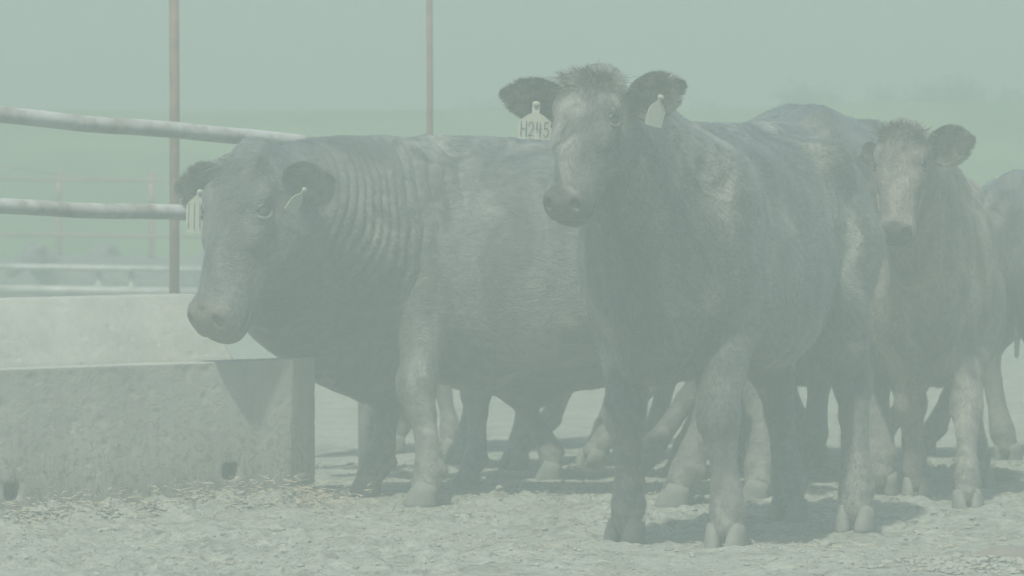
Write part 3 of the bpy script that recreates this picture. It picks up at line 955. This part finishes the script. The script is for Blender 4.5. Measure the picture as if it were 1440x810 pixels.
        for _ in range(k):
            i = rng.integers(2, nu - 1); edge = rng.random() < .7
            j = (0 if rng.random() < .5 else nv - 1) if edge else rng.integers(1, nv - 1)
            if rng.random() < .25: i = nu - 1 - rng.integers(0, 2); j = rng.integers(0, nv)
            i = min(i, nu - 2); q_ = rng.random(); p = ve[i * nv + j] * (1 - q_) + ve[(i + 1) * nv + j] * q_
            if i >= nu - 3 and rng.random() < .7:
                j = rng.integers(0, nv - 1); p = ve[(nu - 1) * nv + j] * (1 - q_) + ve[(nu - 1) * nv + j + 1] * q_ - d_ * .003
            side_v = s_ * (1 if j > nv / 2 else -1)
            dd = nrm(d_ * (.9 + .3 * rng.random()) + side_v * (.55 if edge else .2) + rng.normal(0, .3, 3)); p = p + s_ * rng.normal(0, .001)
            Pr.append(p); Dr.append(dd); Nr.append(n_ + rng.normal(0, .2, 3)); Lr.append((.008 + .018 * rng.random() ** 1.5) * HS)
        vv_, ff_ = ribbons(np.array(Pr), np.array(Dr), np.array(Nr), np.array(Lr), .0016, .1, 0.0, 2)
        obj('ear_hair', mesh_np('ear_hair', vv_, ff_, False), earcol or mat, e)
    # short coat
    def direction(P_):
        n = len(P_)
        D = np.tile([-.8, 0.0, -.55], (n, 1))
        leg = P_[:, 2] < .62 * s
        D[leg] = (-.12, 0, -1)
        D[:, 1] += vnoise(P_, 3) * .7; D[:, 2] += vnoise(P_ + 8, 3.3) * .8; D[:, 0] += vnoise(P_ + 4, 3) * .5
        q_ = P_ - H0; t_ = q_ @ U / HS; r_ = np.abs(q_ @ Wv) / HS; v_ = q_ @ Vv / HS
        hd = (t_ > -.05) & (t_ < .6) & (r_ < .17) & (v_ > -.22) & (v_ < .12)
        a_ = (q_ @ Wv / HS)
        sgn = np.where(t_ < .17, -.9, .85)
        D[hd] = (U[None] * sgn[hd, None] + Wv[None] * (a_[hd, None] * 7))
        return D, hd, t_
    if fur:
        tri = V[F]
        ar = np.linalg.norm(np.cross(tri[:, 2] - tri[:, 0], tri[:, 3] - tri[:, 1]), axis=1)
        ar[mi > 0] = 0
        hcen = tri.mean(1) - H0
        inh = (np.abs(hcen @ Wv) < .17 * HS) & (hcen @ U > -.05) & (hcen @ U < .55 * HS) & (np.abs(hcen @ Vv) < .2 * HS)
        ar = ar * np.where(inh, 2.6, 1)
        cs = np.cumsum(ar); ids = np.searchsorted(cs, rng.random(fur) * cs[-1])
        a = rng.random((fur, 1)); b = rng.random((fur, 1))
        Pn = (tri[ids, 0] * (1 - a) + tri[ids, 1] * a) * (1 - b) + (tri[ids, 3] * (1 - a) + tri[ids, 2] * a) * b
        Nf = vnormals(V, F); Nf = Nf[F[ids, 0]]
        D, hd, t_ = direction(Pn)
        D = D - Nf * (D * Nf).sum(1)[:, None]; D /= np.linalg.norm(D, axis=1)[:, None] + 1e-9
        D += rng.normal(0, .22, D.shape); D = D - Nf * (D * Nf).sum(1)[:, None]; D /= np.linalg.norm(D, axis=1)[:, None] + 1e-9
        eyed = np.minimum(np.linalg.norm(Pn - HP(.175, .11, .01), axis=1), np.linalg.norm(Pn - HP(.175, -.11, .01), axis=1))
        keep = eyed > .034
        ln = furlen * (.6 + .8 * rng.random(fur)); ln[hd] *= .45
        ln *= np.where(rng.random(fur) < .04, 1.6, 1)
        vf, f3 = ribbons((Pn - Nf * .001)[keep], D[keep], Nf[keep], ln[keep], np.where(hd, .0018, .0028)[keep], (.16 + .2 * rng.random(fur))[keep], 0.0, 1)
        obj('coat', mesh_np('coat', vf, f3, False), mat, body)
    # poll tuft
    if tuft:
        u_ = rng.normal(0, .036, tuft); w_ = rng.normal(0, .042, tuft)
        Pt = np.array([HP(.005 + abs(a) * .9, b, .048 - abs(a) * .0 - .25 * max(0, -a)) for a, b in zip(u_, w_)])
        rise = rng.random(tuft) * tuftrise
        Dt = U[None] * (.55 - 1.6 * rise[:, None]) + Wv[None] * (w_[:, None] * 11) + Vv[None] * (.28 + .4 * rise[:, None]) + rng.normal(0, .22, (tuft, 3))
        Dt /= np.linalg.norm(Dt, axis=1)[:, None]
        Nt = np.tile(Vv, (tuft, 1)) + rng.normal(0, .3, (tuft, 3))
        vt, ft3 = ribbons(Pt, Dt, Nt, (.025 + .045 * rng.random(tuft)) * HS, .0024, .0, U[None] * .5 * (1 - rise[:, None]) * .6 + rng.normal(0, .1, (tuft, 3)), 4)
        obj('poll_tuft', mesh_np('poll_tuft', vt, ft3, False), mat, root)
    return dict(root=root, HP=HP, U=U, W=Wv, V=Vv, ears=ear_info, HS=HS, w2l=w2l, d2l=d2l)

def strokes_for(chars):
    G = {'H': [[(0, 0), (0, 1)], [(.6, 0), (.6, 1)], [(0, .52), (.6, .5)]],
         '2': [[(0, .75), (.1, .95), (.35, 1), (.55, .85), (.5, .6), (.2, .25), (0, 0), (.3, .06), (.62, .02)]],
         '4': [[(.1, 1), (.02, .5), (.3, .46), (.6, .5)], [(.48, .95), (.46, 0)]],
         '5': [[(.6, 1), (.12, .98), (.08, .55), (.4, .6), (.6, .35), (.5, .08), (.25, 0), (.02, .1)]],
         '1': [[(.3, 0), (.3, 1)]], '0': [[(.3, 0), (.05, .3), (.05, .7), (.3, 1), (.55, .7), (.55, .3), (.3, 0)]]}
    x = 0; out = []
    for ch in chars:
        for st in G[ch]: out.append([(x + a, b) for a, b in st])
        x += .88
    return out, x - .28

def ear_tag(parent, top, down, side, face_n, wd, ht, text=None, neck=.3, lines=0, label=None):
    """a plastic tag: narrow neck, rounded panel; local mesh in the animal frame"""
    down = nrm(down); side = nrm(side - down * np.dot(side, down)); n = np.cross(side, down)
    if n.dot(face_n) < 0: n = -n
    nk = ht * neck
    out = [(-.10, 0), (.10, 0), (.11, nk), (.24, nk + ht * .06), (.46, nk + ht * .22), (.5, nk + ht * .34), (.5, ht * .97), (.47, ht), (-.47, ht), (-.5, ht * .97), (-.5, nk + ht * .34), (-.46, nk + ht * .22), (-.24, nk + ht * .06), (-.11, nk)]
    th = .0018
    V = []
    for sd in (1, -1):
        for a, d in out:
            bow = .006 * math.cos(a * math.pi) * (d / ht)
            V.append(top + side * a * wd + down * d + n * (sd * th + bow))
    k = len(out)
    F = [tuple(range(k)), tuple(range(2 * k - 1, k - 1, -1))] + [(i, k + i, k + (i + 1) % k, (i + 1) % k) for i in range(k)]
    me = bpy.data.meshes.new('ear_tag'); me.from_pydata([tuple(v) for v in V], [], F); me.update()
    t = obj('ear_tag', me, M_tag, parent)
    if label: t['label'] = label
    bt, bf = tube([top - n * .004, top + n * .010, top + n * .012], [.008, .008, .003], 10)
    me = bpy.data.meshes.new('button'); me.from_pydata([tuple(v) for v in bt + down * .006], [], [tuple(dict.fromkeys(f)) for f in bf]); me.update()
    obj('button', me, M_tag, t)
    parts = []
    def stroke(p0, p1, w_=.0016):
        q = [top + side * a * wd + down * d + n * (th + .0012 + .006 * math.cos(a * math.pi) * (d / ht)) for a, d in (p0, p1)]
        dr = nrm(q[1] - q[0]); pr = np.cross(dr, n) * w_
        o_ = dr * w_ * .8
        parts.append((np.array([q[0] - pr - o_, q[0] + pr - o_, q[1] + pr + o_, q[1] - pr + o_]), np.array([(0, 1, 2, 3)])))
    if text:
        st, W_ = strokes_for(text)
        y0, y1 = nk + ht * .62, nk + ht * .24
        sc = .80 / W_
        for s_ in st:
            for a, b in zip(s_[:-1], s_[1:]):
                stroke(((a[0] * sc - .40), y0 + (y1 - y0) * a[1]), ((b[0] * sc - .40), y0 + (y1 - y0) * b[1]))
    for i in range(lines):
        a = -.38 + .76 * i / max(lines - 1, 1)
        stroke((a, nk + ht * .2), (a * 1.1, ht * .9), .0012)
    if parts:
        V2, F2 = merge(parts)
        obj('lettering', mesh_np('lettering', V2, F2, False), M_ink, t)
    return t

C_black = coat_material('dusty_black_coat', (.004, .004, .004), (.13, .132, .112), (.30, .295, .24), 1.3)
C_bull = coat_material('sleek_black_bull_coat', (.004, .0045, .0045), (.12, .125, .110), (.28, .28, .235), 4.1, dust_lit_amt=.75, gloss=.36)
C_brown = coat_material('sunbleached_brown_black_coat', (.05, .038, .028), (.27, .235, .18), (.40, .37, .29), 7.7, dust_lit_amt=.6, gloss=.55)
C_dark = coat_material('dull_black_coat', (.006, .006, .006), (.09, .09, .08), (.18, .175, .15), 2.6)
C_ear = coat_material('ear_fur', (.014, .012, .012), (.04, .033, .03), (.08, .07, .06), 3.3, mud_top=-1)

# --- the steer in the middle
Bc = cow('steer', 'big black steer in the middle staring at the camera, large numbered tag in one ear', (.49, 18.32), (.955, 19.36), C_black, .0065, 1.0,
         feet=[(.672, 18.03), (.357, 18.25), (1.135, 18.88), (.935, 19.33)],
         head=dict(poll=px(842, 114, 17.85), yaw=27, pitch=57, size=.448, roll=0, w=1.08),
         ears=[dict(d=(.90, .0, .42), n=(.1, -1, -.35), len=.235, w=.135), dict(d=(-.90, -.15, .26), n=(-.1, -1, -.5), len=.27, w=.135)],
         fur=90000, furlen=.024, tuft=2600, tuftrise=.5, earcol=C_ear, sheath=True, neck_r=(.225, .125), topz=.0, depth=-.07, width=.95, group='black cattle standing in the pen')
# --- the bull at the bunk
Ac = cow('bull', 'heavy black bull with deep neck wrinkles, lowering its head over the concrete feed bunk', (-.40, 20.62), (.72, 20.60), C_bull, .0065, 1.0,
         feet=[(-.33, 20.10), (-.54, 20.62), (.56, 20.05), (.86, 20.3)],
         head=dict(poll=px(360, 222, 20.05), yaw=40, pitch=66, size=.605, roll=0, w=1.05),
         ears=[dict(d=(.90, -.35, .32), n=(.2, -1, -.5), len=.165, w=.125), dict(d=(-.95, -.1, .12), n=(-.1, -1, -.3), len=.17, w=.125)],
         fur=80000, furlen=.016, tuft=500, tuftrise=.08, earcol=C_ear, nose=M_nose_dirty, wrinkles=True, depth=.07, width=1.06, topz=-.05, neck_r=(.30, .175), cat='bull',
         extra=[(px(372, 395, 20.35), px(420, 430, 20.5), .13, .17), (px(385, 425, 20.5), px(470, 480, 20.6), .12, .15), (px(395, 440, 20.52), px(520, 520, 20.6), .09, .12)])
# --- hidden mostly behind the two
Cc = cow('steer', 'tall black steer standing behind the middle steer, mostly hidden, its bony rump showing on top', (1.10, 22.6), (1.15, 21.46), C_dark, .010, 1.05,
         feet=[(.86, 22.3), (1.18, 22.4), (.98, 21.2), (1.34, 20.72)],
         head=dict(poll=np.array([.95, 23.3, 1.1]), yaw=180, pitch=55, size=.48),
         ears=[dict(d=(.3, -.9, .1)), dict(d=(-.3, .9, .1))], fur=14000, furlen=.024, earcol=C_ear, topz=.0)
Gc = cow('steer', 'black steer behind the bull, seen only as dark legs under the bull belly', (-.15, 21.62), (.60, 21.7), C_dark, .012, .84,
         feet=[(-.18, 21.1), (.13, 21.6), (.44, 21.35), (.62, 21.9)],
         head=dict(poll=np.array([-.55, 21.6, .80]), yaw=80, pitch=60, size=.42),
         ears=[dict(d=(.3, -.9, .1)), dict(d=(-.3, .9, .1))], fur=8000, furlen=.024, earcol=C_ear, depth=.12)
Hc = cow('steer', 'dark steer between the bull and the middle steer, far back, only its lower legs showing', (-.02, 22.5), (.80, 23.2), C_dark, .012, .86,
         feet=[(.0, 22.2), (-.22, 22.6), (.30, 22.4), (.55, 23.1)],
         head=dict(poll=np.array([-.4, 22.3, .80]), yaw=60, pitch=60, size=.42),
         ears=[dict(d=(.3, -.9, .1)), dict(d=(-.3, .9, .1))], fur=6000, furlen=.024, earcol=C_ear, depth=.12)
Ic = cow('steer', 'dark steer far behind the middle steer and the heifer, only its legs visible between theirs', (.95, 23.3), (1.75, 23.1), C_dark, .012, .80,
         feet=[(.98, 22.9), (1.18, 23.3), (1.42, 22.9), (1.68, 23.3)],
         head=dict(poll=np.array([.6, 23.3, .80]), yaw=90, pitch=60, size=.40),
         ears=[dict(d=(.3, -.9, .1)), dict(d=(-.3, .9, .1))], fur=6000, furlen=.024, earcol=C_ear, depth=.1)
Jc = cow('steer', 'dark steer farthest left in the shade behind the bull front legs', (-.42, 23.5), (.42, 23.9), C_dark, .012, .80,
         feet=[(-.28, 23.2), (-.50, 23.5), (.34, 23.4), (.10, 23.9)],
         head=dict(poll=np.array([-.72, 23.3, .70]), yaw=60, pitch=60, size=.40),
         ears=[dict(d=(.3, -.9, .1)), dict(d=(-.3, .9, .1))], fur=6000, furlen=.024, earcol=C_ear, depth=.14)
# --- the young one on the right
Dc = cow('heifer', 'young brown tinged black heifer with a shaggy poll peering out on the right', (1.53, 20.50), (1.56, 21.40), C_brown, .0065, .82,
         feet=[(1.60, 19.95), (1.47, 20.62), (1.74, 21.1), (1.52, 21.35)],
         head=dict(poll=px(1270, 186, 20.0), yaw=14, pitch=66, size=.375, roll=0, w=1.15),
         ears=[dict(d=(.90, .0, .30), n=(.1, -1, -.3), len=.25, w=.16), dict(d=(-.45, .85, -.1), n=(-.6, -.8, -.3), len=.15, w=.10)],
         fur=60000, furlen=.022, tuft=1500, tuftrise=.9, earcol=C_ear, topz=.07, depth=-.06, width=.84, neck_r=(.19, .14), cat='heifer', sheath=False)
# --- far right
Ec = cow('steer', 'dark steer behind the heifer, its low back showing beside her rump', (2.6, 24.0), (2.0, 23.1), C_dark, .012, .86,
         feet=[(2.75, 23.8), (2.9, 23.6), (2.0, 22.85), (2.2, 22.7)],
         head=dict(poll=np.array([3.2, 24.4, 1.2]), yaw=-120, pitch=40, size=.4),
         ears=[dict(d=(.5, .8, .1)), dict(d=(-.5, -.8, .1))], fur=9000, furlen=.024, earcol=C_ear, face=True)
Fc = cow('steer', 'black animal cut off by the right frame edge, standing next to the heifer', (2.42, 22.4), (2.15, 21.5), C_dark, .012, .82,
         feet=[(2.5, 22.4), (2.35, 22.5), (2.05, 21.25), (2.3, 21.2)],
         head=dict(poll=np.array([2.9, 22.9, 1.2]), yaw=-140, pitch=40, size=.4), topz=-.03,
         ears=[dict(d=(.5, .8, .1)), dict(d=(-.5, -.8, .1))], fur=9000, furlen=.024, earcol=C_ear, face=True)

# ear tags
def tag_on(cowd, idx, frac, off, down, side, wd, ht, **kw):
    base, d, n, s_, L_, e = cowd['ears'][idx]
    top = base + d * L_ * frac + n * off
    return ear_tag(e, top, cowd['d2l'](down), cowd['d2l'](side), cowd['d2l']((0, -1, 0)), wd, ht, **kw)
tag_on(Bc, 1, .50, .020, (-.05, 0, -1), (1, 0, -.12),   .108, .118, text='H245', label='cream ear tag hand lettered H245')
tag_on(Bc, 0, .58, .026, (-.25, 0, -1), (.85, .45, .35), .062, .100, neck=.2)
tag_on(Ac, 1, .58, .030, (.0, 0, -1), (1, -.1, 0), .10, .15, lines=5, neck=.12)
tag_on(Ac, 0, .45, .026, (-.55, 0, -.8), (.7, .6, -.3), .05, .10, neck=.25)

# ------------------------------------------------------------------ resting cattle in the far pen
def resting_template():
    G = Grid((-.75, -.4, -.03), (.85, .42, .75), .014)
    G.ell((-.1, 0, .24), (.55, .30, .27), .1)
    G.ell((-.42, .04, .22), (.28, .26, .23), .1)
    G.ell((.25, 0, .26), (.26, .22, .24), .1)
    G.chain([(.35, 0, .33), (.55, .02, .47), (.62, .03, .53)], [.15, .11, .09], .06)
    G.chain([(.62, .03, .55), (.72, .06, .48), (.82, .09, .40)], [.085, .065, .05], .03)
    for sy in (-1, 1):
        G.cone((.3, sy * .16, .12), (.52, sy * .2, .06), .08, .05, .05); G.cone((.52, sy * .2, .06), (.34, sy * .24, .03), .045, .035, .03)
        G.cone((.61, sy * .07, .58), (.58, sy * .18, .58), .03, .035, .02)
    G.cone((-.45, .22, .14), (-.15, .34, .07), .12, .06, .06); G.cone((-.15, .34, .07), (-.38, .36, .04), .045, .035, .03)
    G.cone((-.68, 0, .24), (-.72, .15, .04), .03, .02, .03)
    V, F = G.mesh()
    V[:, 2] = np.maximum(V[:, 2], .0)
    return mesh_np('resting_body', V, F)
rest = resting_template(); rest.materials.append(C_ear)
spots = [(22, 39, 150, .72, 'dark animal lying down in the far pen at the left edge of the photo'),
         (70, 41, 30, .66, 'small dark animal resting in the far pen beside the rusty fence post'),
         (152, 38.5, 200, .74, 'dark animal lying behind the low pale pipe rails with its head up'),
         (222, 41, 340, .66, 'dark animal resting in the far pen closest to the bull face')]
for x, Y, a, sc, lab in spots:
    q = px(x, 170, Y)
    o = bpy.data.objects.new('resting_cow', rest); COL.objects.link(o)
    o.location = (q[0], q[1], 0); o.rotation_euler = (0, 0, math.radians(a)); o.scale = (sc * 1.15, sc * 1.15, sc * 1.2)
    tag(o, lab, 'cow', 'cattle lying in the far pen')

# ------------------------------------------------------------------ hedge trees beyond the pasture rise
M_leaf = simple_mat('hedge_leaves', (.035, .075, .018), .7, (.075, .13, .035), 2.0)
M_bark = simple_mat('hedge_bark', (.12, .09, .06), .9, scale=12)
def tree(x, Y, top_y, wpx, label):
    q = px(x, top_y, Y); zt = q[2]; gz = float(ground_profile(np.array(Y)))
    r = empty('hedge_tree', (q[0], Y, gz)); H = zt - gz; Wd = wpx / 8000 * Y
    path = [(0, 0, -.15), (.03, 0, H * .35), (-.02, .03, H * .7)]
    parts = [tube(path, [.07, .05, .02], 8)]
    for k in range(5):
        a = k * 1.3; parts.append(tube([(0, 0, H * (.25 + .07 * k)), (math.cos(a) * Wd * .28, math.sin(a) * .3, H * (.5 + .08 * k))], [.03, .01], 6))
    V, F = merge(parts)
    me = bpy.data.meshes.new('trunk'); me.from_pydata([tuple(v) for v in V], [], [tuple(dict.fromkeys(map(int, f))) for f in F]); me.update()
    obj('trunk', me, M_bark, r)
    n = 5200
    cl = np.stack([rng.normal(0, Wd * .28, 26), rng.normal(0, .3, 26), H * (.25 + .68 * rng.random(26))], 1)
    cl[:, 2] = np.minimum(cl[:, 2], H * (.97 - .5 * (np.abs(cl[:, 0]) / (Wd * .6)) ** 2))
    c = cl[rng.integers(0, 26, n)] + rng.normal(0, 1, (n, 3)) * np.array([Wd * .085, .14, H * .07])
    D = rng.normal(0, 1, (n, 3)); D /= np.linalg.norm(D, axis=1)[:, None]; Nn = rng.normal(0, 1, (n, 3))
    V, F = ribbons(c, D, Nn, .05 + .04 * rng.random(n), .035, .0, 0.0, 1)
    obj('crown', mesh_np('crown', V, F, False), M_leaf, r)
    tag(r, label, 'tree', 'hedge trees beyond the pasture')
tree(1135, 60, 128, 130, 'low blurred green tree beyond the pasture, directly above the bony rump')
tree(1250, 61, 136, 120, 'low blurred green tree beyond the pasture, above the heifer shaggy poll')
tree(1330, 60, 118, 130, 'tallest of the blurred trees beyond the pasture, above the heifer raised ear')
tree(1425, 61, 124, 120, 'blurred green tree beyond the pasture at the right edge of the photo')
tree(690, 62, 150, 150, 'faint low bush on the pasture horizon between the thin post and the middle steer ear')
tree(1010, 62, 146, 120, 'faint low tree on the pasture horizon right of the middle steer ear')

# ------------------------------------------------------------------ haze volume, added to stand in for a flat green wash
def haze():
    x0, x1, y0, y1, z0, z1 = -155, 155, -65, 245, -1.4, 3.35
    v = [(x, y, z) for x in (x0, x1) for y in (y0, y1) for z in (z0, z1)]
    f = [(0, 1, 3, 2), (4, 6, 7, 5), (0, 4, 5, 1), (2, 3, 7, 6), (0, 2, 6, 4), (1, 5, 7, 3)]
    me = bpy.data.meshes.new('haze'); me.from_pydata(v, [], f); me.update()
    m = bpy.data.materials.new('added_green_haze'); m.use_nodes = True
    n = m.node_tree.nodes; n.remove(n['Principled BSDF'])
    pv = n.new('ShaderNodeVolumePrincipled'); pv.inputs['Density'].default_value = HAZE_DENSITY
    pv.inputs['Color'].default_value = (*HAZE_COLOR, 1); pv.inputs['Anisotropy'].default_value = 0.0
    m.node_tree.links.new(pv.outputs[0], n['Material Output'].inputs['Volume'])
    o = obj('haze', me, m)
    tag(o, kind='stuff', label='added even pale green haze standing in for a flat wash over the view', cat='haze')
haze()
